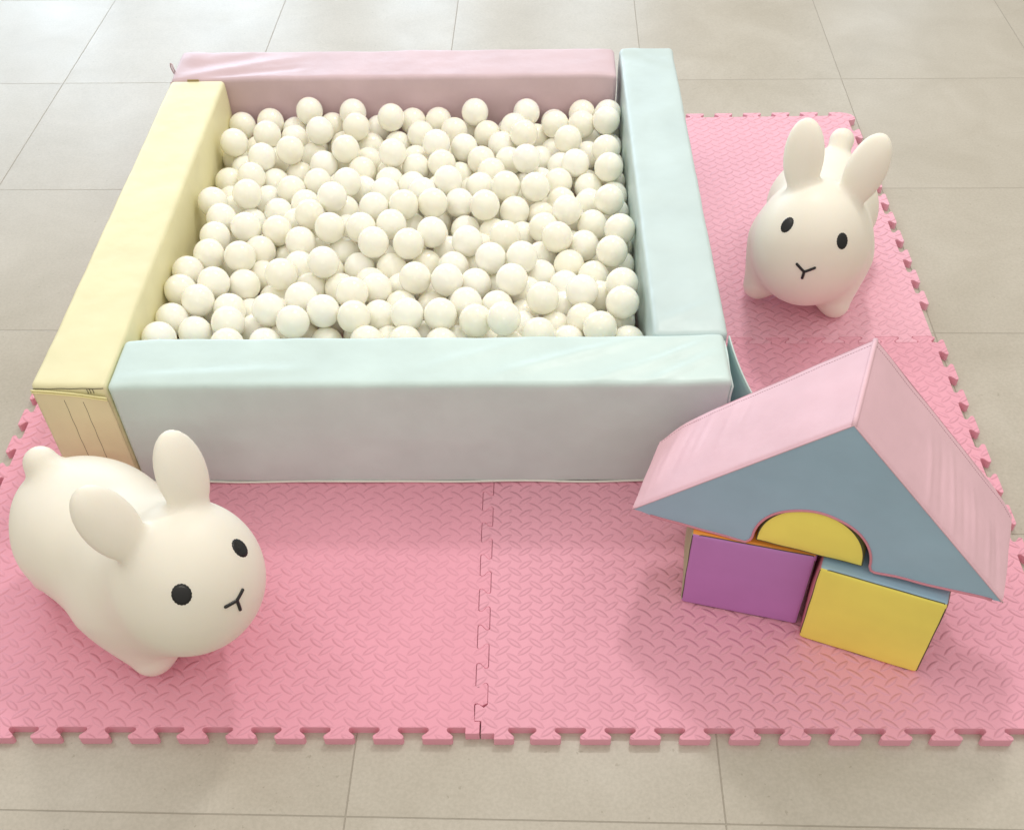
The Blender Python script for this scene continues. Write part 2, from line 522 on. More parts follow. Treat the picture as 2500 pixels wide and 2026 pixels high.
e = empty('pit_bar', (-0.6985, 0.5585, ZM), -0.002)
tag(e, 'pale mint padded bar along the front of the ball pit, facing the camera', 'padded bar', bars)
V, F, G = soft_box(BAR_L, BAR_T - 0.002, BAR_H, 0.011, 110, 14, 20, bar_disp(BAR_L, BAR_T, BAR_H, top_front, 1.3))
obj('cover', V, F, MINTBAR, e)
pv, pf = tube([(0.008 + 1.134 * k / 60, -0.0005 + 0.0009 * math.sin(k * .5), 0.0045 + 0.0012 * math.sin(k * 0.37)) for k in range(61)], 0.0024)
obj('piping', pv, pf, PIPINGPALE, e)
pv, pf = tube([(1.1515 + 0.002 * math.sin(k * .8), 0.004 + 0.0016 * math.sin(k * 1.1), 0.012 + 0.238 * k / 24) for k in range(25)] + [(1.150, 0.012 + 0.115 * k / 12, 0.2575 - 0.003 * math.sin(k * .6)) for k in range(1, 13)], 0.0022)
obj('piping', pv, pf, MINTBAR, e)


# left yellow bar
def top_yel(x, y):
    return 0.0012 * noise.noise(Vector((x * 8, y * 5, 1))) + 0.003 * math.exp(-((y - 0.01) / 0.03) ** 2) * (1 - x / 0.14) - 0.001


e = empty('pit_bar', (-0.8400, 0.5600, ZM), -0.002)
tag(e, 'pale yellow padded bar on the left side of the ball pit', 'padded bar', bars)
V, F, G = soft_box(BAR_T - 0.001, BAR_L + 0.012, BAR_H, 0.010, 14, 110, 20, bar_disp(BAR_T, BAR_L, BAR_H, top_yel, 4.1))
obj('cover', V, F, YELLOWBAR, e)
# the stitched end panel whose upper hem sags open
def hem(t):      # t 0..1 from left to right
    return BAR_H - 0.009 - 0.0165 * (t ** 1.7) * (1 - 0.0 * t)


pv, pf = [], []
NXp, NZp = 26, 24
for i in range(NXp + 1):
    t = i / NXp
    for k in range(NZp + 1):
        u = k / NZp
        zz = 0.006 + (hem(t) - 0.006) * u
        bulge = -0.0030 - 0.0030 * math.sin(math.pi * t) * math.sin(math.pi * u) - 0.004 * t * u ** 6 - 0.0008 * noise.noise(Vector((t * 4, u * 6, 3)))
        pv.append((0.0015 + 0.1365 * t, bulge, zz))
n1 = len(pv)
pv += [(p[0], p[1] + 0.0022, p[2]) for p in pv]
W_ = NZp + 1
for i in range(NXp):
    for k in range(NZp):
        a = i * W_ + k
        pf.append((a, a + W_, a + W_ + 1, a + 1)); pf.append((n1 + a, n1 + a + 1, n1 + a + W_ + 1, n1 + a + W_))
for i in range(NXp):
    a = i * W_ + NZp; pf.append((a, a + W_, n1 + a + W_, n1 + a))
    a = i * W_; pf.append((a, n1 + a, n1 + a + W_, a + W_))
for k in range(NZp):
    pf.append((k, k + 1, n1 + k + 1, n1 + k)); a = NXp * W_ + k; pf.append((a, n1 + a, n1 + a + 1, a + 1))
ep = obj('end_panel', pv, pf, YELLOWBAR, e)
def panel_y(t, u):
    return -0.0030 - 0.0030 * math.sin(math.pi * t) * math.sin(math.pi * u) - 0.004 * t * u ** 6 - 0.0008 * noise.noise(Vector((t * 4, u * 6, 3)))
for (t0, t1) in ((0.40, 0.40), (0.655, 0.655)):
    L_ = []
    for k in range(31):
        u = 0.02 + 0.90 * k / 30
        L_.append((0.0015 + 0.1365 * (t0 + 0.0025 * math.sin(k)), panel_y(t0, u) - 0.0001, 0.006 + (hem(t0) - 0.006) * u))
    tv, tf = tube(L_, 0.0004, 6)
    obj('stitching', tv, tf, THREAD, ep)
for dz, dy in ((0.0, -0.0005), (-0.0048, -0.0012)):
    L_ = [(0.0005 + 0.1385 * k / 24, panel_y(k / 24, 1) + dy, hem(k / 24) + dz) for k in range(25)]
    tv, tf = tube(L_, 0.0017, 8)
    obj('piping', tv, tf, PIPINGYEL, e)
tv, tf = tube([(0.004 + 0.132 * k / 20, -0.0006, BAR_H - 0.0075 + 0.0006 * math.sin(k)) for k in range(21)], 0.0007, 6)
obj('stitching', tv, tf, THREAD, e)
for xx in (0.104, 0.109, 0.1145):
    tv, tf = tube([(xx, -0.0008, BAR_H - 0.009), (xx + 0.001, -0.0008, BAR_H - 0.0145), (xx + 0.0005, -0.0008, BAR_H - 0.019)], 0.0006, 6)
    obj('stitching', tv, tf, THREAD, e)


# back pink bar
def top_pink(x, y):
    h = fold(x, y, -0.02, -0.005, 0.36, 0.125, 0.0034, 0.017) - fold(x, y, -0.02, 0.035, 0.27, 0.14, 0.0028, 0.020) - fold(x, y, 0.03, 0.0, 0.36, 0.06, 0.004, 0.012)
    h += 0.005 * math.exp(-((x - 0.04) / 0.03) ** 2) * math.exp(-((y - 0.12) / 0.04) ** 2)
    h -= 0.006 * math.exp(-(x / 0.035) ** 2) * math.exp(-(y / 0.03) ** 2)
    h += 0.0012 * noise.noise(Vector((x * 9, y * 20, 7))) - 0.004 * math.exp(-((x - 1.148) / 0.03) ** 2) + 0.003
    return h


e = empty('pit_bar', (-0.8400, 1.7225, ZM), -0.006)
tag(e, 'dusty pink padded bar across the back of the ball pit, creased at its left end', 'padded bar', bars)
V, F, G = soft_box(BAR_L - 0.005, BAR_T + 0.008, BAR_H, 0.011, 120, 18, 20, bar_disp(BAR_L, BAR_T, BAR_H, top_pink, 7.7))
obj('cover', V, F, PINKBAR, e)
tv, tf = tube([(-0.001, 0.052, 0.250), (-0.006, 0.055, 0.260), (-0.0095, 0.058, 0.270), (-0.009, 0.060, 0.279), (-0.005, 0.059, 0.278), (-0.003, 0.056, 0.270), (0.001, 0.052, 0.258)], 0.0018, 6)
obj('tie_loop', tv, tf, PINKBAR, e)
tv, tf = tube([(-0.0012, 0.006 + 0.0012 * math.sin(k), 0.01 + 0.245 * k / 20) for k in range(21)], 0.0022, 8)
obj('piping', tv, tf, PINKBAR, e)
V, F, G = soft_box(0.030, 0.0018, 0.010, 0.0008, 2, 1, 1)
q = obj('velcro_patch', V, F, VELCRO, e); q.location = (0.046, -0.0042, 0.2565)


# right mint bar
def top_right(x, y):
    h = 0.0015 * noise.noise(Vector((x * 14, y * 5, 11))) + fold(x, y, 0.02, 1.16, 0.13, 1.05, 0.005, 0.014) + 0.006 * math.exp(-((y - 1.16) / 0.03) ** 2)
    h += fold(x, y, 0.0, 0.02, 0.13, 0.10, 0.003, 0.012) - 0.004 * math.exp(-(y / 0.025) ** 2)
    return h


e = empty('pit_bar', (0.3205, 0.6985, ZM), 0.002)
tag(e, 'pale mint padded bar on the right side of the ball pit, running front to back', 'padded bar', bars)
V, F, G = soft_box(BAR_T, BAR_L + 0.008, BAR_H, 0.012, 14, 110, 20, bar_disp(BAR_T, BAR_L, BAR_H, top_right, 9.2))
obj('cover', V, F, MINTBLUE, e)
# loose aqua end flap curling past the front bar
fv, ff = [], []
NA, NBz = 22, 16
for i in range(NA + 1):
    t = i / NA
    yy = 0.004 - 0.165 * t
    xx = 0.1432 + 0.004 * math.sin(t * 3.1) + 0.046 * t ** 2.2
    ztop = BAR_H - 0.014 - 0.042 * t ** 1.3
    for k in range(NBz + 1):
        u = k / NBz
        fv.append((xx + 0.006 * math.sin(u * 3.0) * t - 0.012 * (1 - u) * t, yy, 0.004 + (ztop - 0.004) * u))
n1 = len(fv)
fv += [(p[0] + 0.0022, p[1], p[2]) for p in fv]
W_ = NBz + 1
for i in range(NA):
    for k in range(NBz):
        a = i * W_ + k
        ff.append((a, a + 1, a + W_ + 1, a + W_)); ff.append((n1 + a, n1 + a + W_, n1 + a + W_ + 1, n1 + a + 1))
    a = i * W_ + NBz; ff.append((a, n1 + a, n1 + a + W_, a + W_))
for k in range(NBz):
    a = NA * W_ + k; ff.append((a, a + 1, n1 + a + 1, n1 + a))
flp = obj('end_flap', fv, ff, MINTDARK, e)
tv, tf = tube([Vector(fv[i * W_ + NBz]) + Vector((0.001, 0, 0.0005)) for i in range(NA + 1)], 0.0019, 8)
obj('piping', tv, tf, MINTBAR, flp)

# ------------------------------------------------------------------ balls
bs = NB('pearly_white_plastic')
v = bs.coords()
oi = bs.n.new('ShaderNodeObjectInfo')
col = bs.ramp(oi.outputs['Random'], [(0.0, (0.91, 0.885, 0.775)), (1.0, (0.955, 0.94, 0.86))])
bs.set(color=col, rough=bs.math('MULTIPLY_ADD', bs.noise(v, 60, 3), 0.06, 0.12), spec=0.5, sss=0.4, sssr=0.025,
       normal=bs.bump(bs.math('LESS_THAN', bs.math('ABSOLUTE', bs.sep(v)[2]), 0.0004), 0.0003, 0.8, bs.bump(bs.noise(v, 45, 3), 0.0006, 0.3)))
bs.b.inputs['Subsurface Radius'].default_value = (1.0, 0.8, 0.5)
BR = 0.0345


def sphere(nu=44, nv=22):
    V, F = [(0, 0, BR)], []
    for j in range(1, nv):
        th = math.pi * j / nv
        for i in range(nu):
            a = 2 * math.pi * i / nu
            V.append((BR * math.sin(th) * math.cos(a), BR * math.sin(th) * math.sin(a), BR * math.cos(th)))
    V.append((0, 0, -BR)); last = len(V) - 1
    for i in range(nu):
        F.append((0, 1 + i, 1 + (i + 1) % nu)); F.append((last, last - nu + (i + 1) % nu, last - nu + i))
    for j in range(nv - 2):
        for i in range(nu):
            a = 1 + j * nu + i; b = 1 + j * nu + (i + 1) % nu
            F.append((a, a + nu, b + nu, b))
    return V, F


BALLS = [tuple(float(c) / 1000 for c in t.split(',')) for t in '-664,1674,180 -660,1667,113 -591,1683,185 -577,1676,102 -529,1683,160 -513,1667,76 -485,1683,214 -435,1680,96 -430,1683,171 -373,1683,208 -310,1683,162 -220,1683,181 -153,1683,182 -77,1683,146 -57,1673,210 31,1679,151 75,1683,202 146,1683,172 218,1683,197 283,1667,205 283,1683,141 -664,1555,154 -619,1616,145 -579,1580,208 -553,1609,120 -518,1609,179 -478,1643,132 -467,1572,150 -446,1588,212 -394,1614,156 -356,1607,211 -324,1614,151 -296,1593,64 -271,1650,211 -256,1618,152 -195,1619,180 -135,1580,137 -110,1630,182 -82,1555,179 -74,1607,128 -25,1625,175 12,1569,176 43,1626,194 52,1566,68 63,1585,131 69,1561,211 100,1638,157 145,1589,145 148,1623,201 214,1617,204 223,1583,104 238,1634,144 275,1602,223 283,1585,158 -652,1529,215 -630,1497,159 -576,1480,203 -561,1544,154 -508,1498,211 -492,1487,146 -427,1483,178 -392,1537,146 -371,1501,210 -329,1460,174 -324,1541,153 -265,1489,149 -252,1474,214 -204,1547,153 -197,1470,175 -163,1501,120 -148,1524,209 -132,1460,191 -92,1484,142 -65,1538,108 -37,1498,177 31,1505,170 65,1500,100 109,1533,155 161,1490,162 178,1536,209 205,1512,107 225,1453,135 228,1546,159 269,1477,215 283,1504,155 -657,1435,163 -642,1371,152 -604,1416,114 -595,1417,188 -552,1373,151 -546,1446,153 -491,1370,179 -431,1401,179 -428,1417,89 -386,1446,139 -351,1356,207 -320,1395,160 -263,1356,180 -259,1422,168 -200,1390,174 -173,1368,115 -135,1403,157 -111,1360,207 -94,1351,129 -69,1406,71 -58,1427,135 -36,1373,180 -15,1383,110 -10,1436,181 33,1393,155 75,1449,209 97,1354,141 110,1444,148 152,1398,174 194,1443,198 225,1390,164 272,1398,214 283,1427,154 283,1356,161 -656,1274,210 -620,1310,165 -578,1296,216 -571,1264,158 -512,1293,166 -450,1316,174 -374,1269,223 -356,1301,167 -256,1274,85 -216,1320,143 -193,1254,148 -171,1333,193 -170,1263,76 -141,1263,208 -138,1294,133 -121,1321,64 -83,1305,180 -22,1309,151 27,1330,209 35,1311,114 48,1271,179 96,1323,209 109,1287,154 158,1332,163 181,1271,152 224,1323,164 266,1257,216 283,1289,159 -624,1210,207 -586,1198,151 -561,1172,208 -521,1200,136 -493,1180,193 -461,1250,167 -421,1217,211 -408,1171,139 -403,1244,127 -368,1163,211 -344,1235,158 -341,1154,150 -298,1165,209 -276,1202,134 -276,1246,209 -230,1176,209 -207,1248,214 -188,1164,153 -140,1213,156 -103,1153,152 -67,1237,150 -31,1162,153 -20,1246,212 -1,1222,152 66,1213,148 115,1189,188 126,1233,115 168,1225,210 179,1182,143 227,1213,178 242,1166,102 267,1227,126 283,1155,155 -626,1074,205 -626,1142,204 -595,1113,144 -554,1059,209 -525,1122,179 -517,1107,99 -512,1060,156 -473,1148,135 -434,1138,191 -430,1073,172 -368,1089,145 -298,1083,159 -263,1101,214 -255,1139,148 -225,1076,163 -185,1096,213 -179,1064,104 -149,1099,153 -136,1143,210 -85,1054,180 -55,1106,211 -36,1088,149 28,1127,209 44,1098,151 107,1051,158 109,1129,152 144,1120,210 170,1069,171 204,1131,179 262,1059,214 283,1134,219 283,1087,156 -664,951,201 -662,1018,200 -613,1024,154 -595,970,206 -548,1012,111 -539,997,179 -478,992,142 -453,994,209 -411,966,105 -400,1016,155 -366,1033,211 -341,971,100 -333,1010,157 -301,1037,104 -267,1024,161 -246,967,189 -199,1014,153 -162,978,208 -129,1025,140 -128,952,151 -93,968,210 -70,1003,112 -34,988,183 -2,1045,209 14,1018,146 45,964,212 66,1044,212 75,992,158 121,999,109 159,1002,165 222,1023,174 232,957,170 -664,863,193 -652,910,146 -615,905,209 -596,949,133 -592,873,131 -552,902,187 -521,941,143 -500,873,153 -460,871,210 -457,926,156 -434,851,151 -402,897,108 -397,909,209 -345,865,210 -291,922,212 -280,874,131 -234,887,178 -192,936,165 -169,852,210 -139,853,149 -101,852,209 -71,919,135 -51,903,197 4,851,137 14,912,181 64,864,166 69,927,144 110,901,211 136,872,155 156,936,159 193,857,189 193,921,213 270,882,161 273,865,226 277,939,217 277,949,120 -664,771,218 -609,825,188 -540,838,203 -530,772,199 -460,795,180 -403,830,210 -342,832,151 -279,846,209 -249,788,190 -209,830,155 -170,787,190 -97,789,182 -66,839,148 -28,836,205 31,813,229 41,801,164 101,785,210 160,799,178 225,801,212 283,798,177'.split()]
FILL = [tuple(float(c) / 1000 for c in t.split(',')) for t in '-364,934,157 -633,743,156 -39,745,157 -274,1284,154 -337,751,153 224,744,156 68,738,154 -652,1224,147 -255,738,144 135,740,157 -404,753,152 -663,809,144 -553,744,142 -487,738,146 -552,816,140 281,1014,141 -664,1104,141 -294,940,137 -380,1368,136 226,824,141 -163,739,143 -373,1683,136 -288,794,127 31,1161,124 200,896,125 -303,1337,121 11,1457,121 -494,1410,124 107,813,122 -663,976,118 225,1099,122 195,973,117 170,1658,115 8,1540,116 -129,1656,117 -206,1652,119 -225,962,112 -474,809,115 -120,790,113 -424,1105,111 -211,1436,113 -475,1320,109 -570,1319,111 -295,1442,110 7,917,115 -207,896,109 17,749,111 158,1414,107 -95,1084,107 -432,1491,107 -649,1162,106 -654,1314,105 -569,1497,106 -303,1122,105 -330,1278,105 -10,1642,112 -213,788,103 -292,1651,103 174,774,104 228,1033,101 -252,1558,104 -603,789,105 57,1043,100 -472,1048,101 -646,1051,100 -247,1080,100 -29,805,101 276,755,115 -99,1194,99 -371,778,99 -404,1305,98 158,1095,101 234,1364,101 222,1294,103 66,1415,97 -533,867,95 -341,1494,109 152,1327,97 -514,1543,106 62,874,97 -607,1550,95 -210,1210,95 -660,1484,101 -511,1257,93 -355,1581,95 73,1666,92 264,860,96 57,1250,91 143,931,93 -369,1043,94 -662,759,95 -247,1370,92 136,1542,92 -129,1436,95 -611,1246,98 -423,1582,101 282,1463,97 -336,864,93 -155,986,91 -582,1072,92 89,1120,88 -26,1260,89 145,860,90 -461,1193,87 -369,1198,90 -435,751,91 -485,954,87 275,1531,90 -22,1185,90 -21,1047,97 -140,1139,93 -559,1159,87 -638,858,85 -177,1601,87 -41,875,85 -7,1120,82 86,740,86 279,1624,91 -62,744,82 -53,1469,83 177,1158,81 -358,1408,87 -129,905,81 -546,1397,81 -92,1263,84 230,1682,100 -512,741,84 -495,1464,80 50,978,78 -464,891,82 -661,1383,80 -556,935,81 -655,1609,79 -317,744,76 -216,1144,94 48,796,76 275,1079,71 120,1465,78 163,1604,75 -49,947,72 -236,1489,74 86,1192,74 83,1344,74 189,1234,78 -150,839,76 236,793,74 -63,1640,68 -244,844,70 -275,913,73 -303,1226,72 -603,1009,71 -369,1668,69 -161,765,66 -52,1336,74 -194,1326,66 -482,1378,66 274,1403,65 -18,1573,63 -482,1608,68 -111,1501,67 -251,1007,66 -548,797,63 -399,840,68 119,1052,64 -467,1130,62 -105,1585,74 -358,1108,64 270,1322,64 -621,1117,61 -244,738,70 -434,1251,64 234,930,67 -651,929,71 -238,1677,63 279,1207,63 -590,1617,61 -70,1142,67 209,1442,67 -526,1321,60 166,1003,61 -83,828,63 -599,1361,61 -389,1532,61 -360,1339,61 -301,1526,67 13,1681,64 -101,1036,60'.split()]
SV, SF = sphere()
b0 = obj('play_ball', SV, SF, bs.m)
rb = random.Random(8)
gl = {}
XL, XR, YF, YB = -0.698, 0.317, 0.70, 1.72


ORD = ['first', 'second', 'third', 'fourth', 'fifth', 'sixth', 'seventh', 'eighth', 'ninth', 'tenth', 'eleventh', 'twelfth', 'thirteenth',
       'fourteenth', 'fifteenth', 'sixteenth', 'seventeenth', 'eighteenth', 'nineteenth', 'twentieth', 'twenty-first', 'twenty-second']


def ball_labels():
    L = [None] * len(BALLS)
    idx = [i for i, p in enumerate(BALLS) if p[2] >= 0.155]
    pink = sorted([i for i in idx if BALLS[i][1] > YB - 0.062], key=lambda i: BALLS[i][0])
    used = set(pink)
    yel = sorted([i for i in idx if i not in used and BALLS[i][0] < XL + 0.055], key=lambda i: BALLS[i][1]); used |= set(yel)
    rgt = sorted([i for i in idx if i not in used and BALLS[i][0] > XR - 0.055], key=lambda i: BALLS[i][1]); used |= set(rgt)
    fro = sorted([i for i in idx if i not in used and BALLS[i][1] < YF + 0.055], key=lambda i: BALLS[i][0]); used |= set(fro)
    for n, i in enumerate(pink): L[i] = ('white ball against the pink back bar, %s from the left in that row' % ORD[n], 'balls along the pink bar')
    for n, i in enumerate(yel): L[i] = ('white ball touching the yellow bar, %s counted from the front' % ORD[n], 'balls along the yellow bar')
    for n, i in enumerate(rgt): L[i] = ('white ball touching the right mint bar, %s counted from the front' % ORD[n], 'balls along the right mint bar')
    for n, i in enumerate(fro): L[i] = ('white ball peeping over the front mint bar, %s from the left' % ORD[n], 'balls along the front mint bar')
    ROW = ['front', 'near-middle', 'middle', 'far-middle', 'far']
    COLN = ['far left', 'left', 'centre left', 'centre right', 'right', 'far right']
    for i, (x, y, z) in enumerate(BALLS):
        if L[i]: continue
        r_ = min(4, int((y - YF) / (YB - YF) * 5)); c_ = min(5, int((x - XL) / (XR - XL) * 6))
        st = 'sunken white ball between upper ones' if z < 0.155 else ('topmost white ball' if z > 0.203 else 'white ball of middle height')
        L[i] = ('%s in the %s band of the pit, %s' % (st, ROW[r_], COLN[c_]), '%ss, %s band, %s' % (st, ROW[r_], COLN[c_]))
    from collections import defaultdict
    by = defaultdict(list)
    for i, (l, g_) in enumerate(L): by[l].append(i)
    NEAR = ['nearest', 'second nearest', 'third nearest', 'fourth nearest', 'fifth nearest', 'sixth nearest', 'seventh nearest']
    for l, ii in by.items():
        if len(ii) < 2: continue
        ii.sort(key=lambda i: BALLS[i][1])
        for n, i in enumerate(ii):
            L[i] = (l.replace(' white ball between upper ones', ' white ball').replace(' in the ', ', ').replace(' of the pit', ' of pit') + ', %s the front' % NEAR[n], L[i][1])
    return [(l, 'white play balls in the pit') for l, g_ in L]


LAB = ball_labels()
for i, p in enumerate(BALLS):
    o = b0 if i == 0 else b0.copy()
    if i: COL.objects.link(o)
    o.location = p
    o.rotation_euler = (rb.uniform(0, 6), rb.uniform(0, 6), rb.uniform(0, 6))
    l, g_ = LAB[i]
    tag(o, l, 'play ball', g_)
# the buried balls under them, of which only slivers show, as one mass
FV, FF = [], []
lv, lf = sphere(24, 12)
for p in FILL:
    o_ = len(FV)
    FV += [(a[0] + p[0], a[1] + p[1], a[2] + p[2]) for a in lv]
    FF += [tuple(o_ + q for q in f) for f in lf]
o = obj('buried_balls', FV, FF, bs.m)
tag(o, 'mass of cream white balls buried under the visible ones in the pit', 'play balls', kind='stuff')

# ------------------------------------------------------------------ rabbits (smooth union of soft forms, meshed by surface nets)
def ell(P, c, r):
    q = P - c
    k0 = np.linalg.norm(q / r, axis=-1); k1 = np.linalg.norm(q / (r * r), axis=-1)
    return k0 * (k0 - 1) / np.maximum(k1, 1e-6)


def cap(P, a, b, ra, rb):
    ab = b - a
    t = np.clip(((P - a) @ ab) / (ab @ ab), 0, 1)
    return np.linalg.norm(P - a - t[..., None] * ab, axis=-1) - (ra + (rb - ra) * t)


def smin(a, b, k):
    h = np.clip(.5 + .5 * (b - a) / k, 0, 1)
    return b + (a - b) * h - k * h * (1 - h)


def rabbit_sdf(P, D):
    A = np.array
    Q = P.copy(); Q[..., 1] = np.abs(Q[..., 1])
    h = ell(Q, A([D['hx'], 0, D['hz']]), A([D['ha'], D['hb'], D['hc']]))
    b = ell(Q, A([D['bx'], 0, D['bz']]), A([D['ba'], D['bb'], D['bc']]))
    b2 = ell(Q, A([D['b2x'], 0, D['b2z']]), A([D['b2a'], D['b2b'], D['b2c']]))
    d = smin(smin(h, b, D.get('hk', .12)), b2, .07)
    nk = ell(Q, A([D['hx'] - .10, 0, .165]), A([.125, D.get('nb', .108), .112]))
    d = smin(d, nk, .05)
    t = cap(Q, A([D['tlx'] + .06, 0, D['tlz'] - .05]), A([D['tlx'], 0, D['tlz']]), (.9 if 'tk' not in D else .72) * D['tlr'], D['tlr'])
    d = smin(d, t, D.get('tk', .02))
    e0 = A([D['e0x'], D['e0y'], D['e0z']]); e1 = A([D['e1x'], D['e1y'], D['e1z']])
    ax = e1 - e0; L = np.linalg.norm(ax)
    a_ = ax / L; n = A([1., 0, .2]); n = n - a_ * (n @ a_); n /= np.linalg.norm(n); s_ = np.cross(a_, n)
    q = Q - (e0 + ax * .5)
    l = np.stack([q @ a_, q @ s_, q @ n], -1)
    d = smin(d, ell(l, np.zeros(3), A([L * .5, D['ew'], .026])), .018)
    f = cap(Q, A([D['lx'], D['fy'] * .8, D['lz']]), A([D['fx'], D['fy'], D['fr']]), D.get('fa', .070), D['fr'])
    r = cap(Q, A([D['rx'] + .05, D['ry'] * .75, .12]), A([D['rx'], D['ry'], D['rr']]), .058, D['rr'])
    return smin(smin(d, f, .055), r, .05)


def surface_nets(sdf, lo, hi, h):
    ax = [np.arange(lo[i], hi[i], h) for i in range(3)]
    X = np.stack(np.meshgrid(*ax, indexing='ij'), -1)
    v = sdf(X)
    s = v < 0
    nx, ny, nz = v.shape
    cells = np.zeros((nx - 1, ny - 1, nz - 1), int)
    for a in (0, 1):
        for b in (0, 1):
            for c in (0, 1):
                cells += s[a:nx - 1 + a, b:ny - 1 + b, c:nz - 1 + c]
    act = (cells > 0) & (cells < 8)
    idx = -np.ones(act.shape, int); idx[act] = np.arange(act.sum())
    P = np.argwhere(act) * h + np.array(lo) + h / 2
    for _ in range(6):
        e = h * .25
        g = np.stack([(sdf(P + np.eye(3)[i] * e) - sdf(P - np.eye(3)[i] * e)) / (2 * e) for i in range(3)], -1)
        P = P - g * (sdf(P) / np.maximum((g * g).sum(-1), .2))[:, None] * .8
    F = []
    for axis in range(3):
        sl0 = [slice(None)] * 3; sl1 = [slice(None)] * 3
        sl0[axis] = slice(0, -1); sl1[axis] = slice(1, None)
        ch = s[tuple(sl0)] != s[tuple(sl1)]
        for (i, j, k) in np.argwhere(ch):
            ins = s[i, j, k]
            u, w_ = [(1, 2), (2, 0), (0, 1)][axis]
            c = []
            for du, dw in ((0, 0), (-1, 0), (-1, -1), (0, -1)):
                q = [i, j, k]; q[u] += du; q[w_] += dw
                c.append(idx[tuple(q)] if min(q) >= 0 and all(q[t] < act.shape[t] for t in range(3)) else -1)
            if min(c) < 0: continue
            F.append(tuple(c) if ins else tuple(c[::-1]))
    return P, F


AL = dict(hk=.11, nb=.122, hx=.1703, hz=.2296, ha=.1262, hb=.1238, hc=.1272, bx=-.0225, bz=.1179, ba=.1836, bb=.1260, bc=.1150, b2x=-.1256, b2z=.16, b2a=.1454, b2b=.1201, b2c=.0921,
          tlx=-.2243, tlz=.2385, tlr=.0301, e0x=.1607, e0y=.0537, e0z=.3245, e1x=.0964, e1y=.0816, e1z=.4459, ew=.042, fx=.1042, fy=.074, fr=.0340, rx=-.190, ry=.080, rr=.0330, lx=.0461, lz=.1203)
AR = dict(fa=.057, tk=.010, hx=.1662, hz=.22, ha=.1292, hb=.1185, hc=.1333, bx=-.0049, bz=.1344, ba=.1609, bb=.1180, bc=.1187, b2x=-.1500, b2z=.148, b2a=.1180, b2b=.1130, b2c=.1050,
          tlx=-.2335, tlz=.2493, tlr=.0285, e0x=.1621, e0y=.0505, e0z=.3199, e1x=.1032, e1y=.0768, e1z=.4551, ew=.0409, fx=.0951, fy=.0907, fr=.0316, rx=-.1866, ry=.080, rr=.0300, lx=.048, lz=.1152)

rs = NB('cream_rubber')
v = rs.coords()
rcol = rs.ramp(rs.noise(v, 6, 3), [(0.3, (0.835, 0.79, 0.69)), (0.7, (0.875, 0.835, 0.745))])
scf = rs.math('GREATER_THAN', rs.noise(rs.map(v, (1, 3, 1)), 26, 5, 0.7), 0.755)
rcol = rs.mix(rs.math('MULTIPLY', scf, 0.35), rcol, (0.45, 0.38, 0.29))
rs.set(color=rcol,
       rough=rs.math('MULTIPLY_ADD', rs.noise(v, 18, 3), 0.12, 0.38), spec=0.35, sss=0.12, sssr=0.03,
       normal=rs.bump(rs.noise(v, 380, 2), 0.0002, 0.4))
rs.b.inputs['Subsurface Radius'].default_value = (1.0, 0.7, 0.4)
BLACK = NB('black_paint'); BLACK.set(color=(0.008, 0.008, 0.009), rough=0.25, spec=0.5)


def rabbit(D, loc, rot, label, eyes, mouth):
    f = lambda P: rabbit_sdf(P, D)
    e = empty('bouncy_rabbit', loc)
    e.rotation_euler = rot
    tag(e, label, 'toy rabbit', 'cream rubber rabbits to sit on')
    P, F = surface_nets(f, (-.31, -.19, -.035), (.34, .19, .52), .0065)
    obj('body', P, F, rs.m, e)

    def onto(p, lift):
        p = np.array(p, float)
        for _ in range(10):
            ee = .0008
            g = np.array([(f((p + np.eye(3)[i] * ee)[None])[0] - f((p - np.eye(3)[i] * ee)[None])[0]) / (2 * ee) for i in range(3)])
            p = p - g * (f(p[None])[0] - lift) / max(g @ g, .2)
        return p, g / np.linalg.norm(g)
    rr = random.Random(3)
    for (ex, ey, ez, ew_, eh_) in eyes:
        c, n = onto((ex, ey, ez), 0)
        up = np.array([0, 0, 1.]) - n * n[2]; up /= np.linalg.norm(up); sd = np.cross(up, n)
        V, Fc = [onto(c, .0011)[0]], []
        N, R = 72, 6
        for r in range(1, R + 1):
            for k in range(N):
                a = 2 * math.pi * k / N
                q = r / (R)
                jag = 1 + (0.028 * math.cos(a * 18 + 1) if r >= R - 0 else 0)
                pos = c + sd * (ew_ * math.cos(a) * q * jag) + up * (eh_ * math.sin(a) * q * jag)
                V.append(onto(pos, .0011 if r < R else -.0008)[0] if r < R else onto(pos, -.0004)[0])
        for k in range(N):
            Fc.append((0, 1 + k, 1 + (k + 1) % N))
        for r in range(R - 1):
            for k in range(N):
                a = 1 + r * N + k; b = 1 + r * N + (k + 1) % N
                Fc.append((a, a + N, b + N, b))
        obj('eye', V, Fc, BLACK.m, e)
    MV, MF = [], []
    ctr = mouth[0]
    for q in mouth[1:]:
        L_ = [onto(np.array(ctr) * (1 - t) + np.array(q) * t, .0002)[0] for t in [i / 8 for i in range(9)]]
        tv, tf = tube(L_, .0030, 8)
        # rounded end
        o_ = len(MV); MV += tv; MF += [tuple(o_ + z for z in fc) for fc in tf]
        o_ = len(MV)
        for j in range(7):
            for i in range(10):
                th = math.pi * j / 6; a = 2 * math.pi * i / 10
                MV.append(Vector(L_[-1]) + Vector((math.sin(th) * math.cos(a), math.sin(th) * math.sin(a), math.cos(th))) * .0030)
        for j in range(6):
            for i in range(10):
                MF.append((o_ + j * 10 + i, o_ + (j + 1) * 10 + i, o_ + (j + 1) * 10 + (i + 1) % 10, o_ + j * 10 + (i + 1) % 10))
    obj('mouth', MV, MF, BLACK.m, e)
    return e


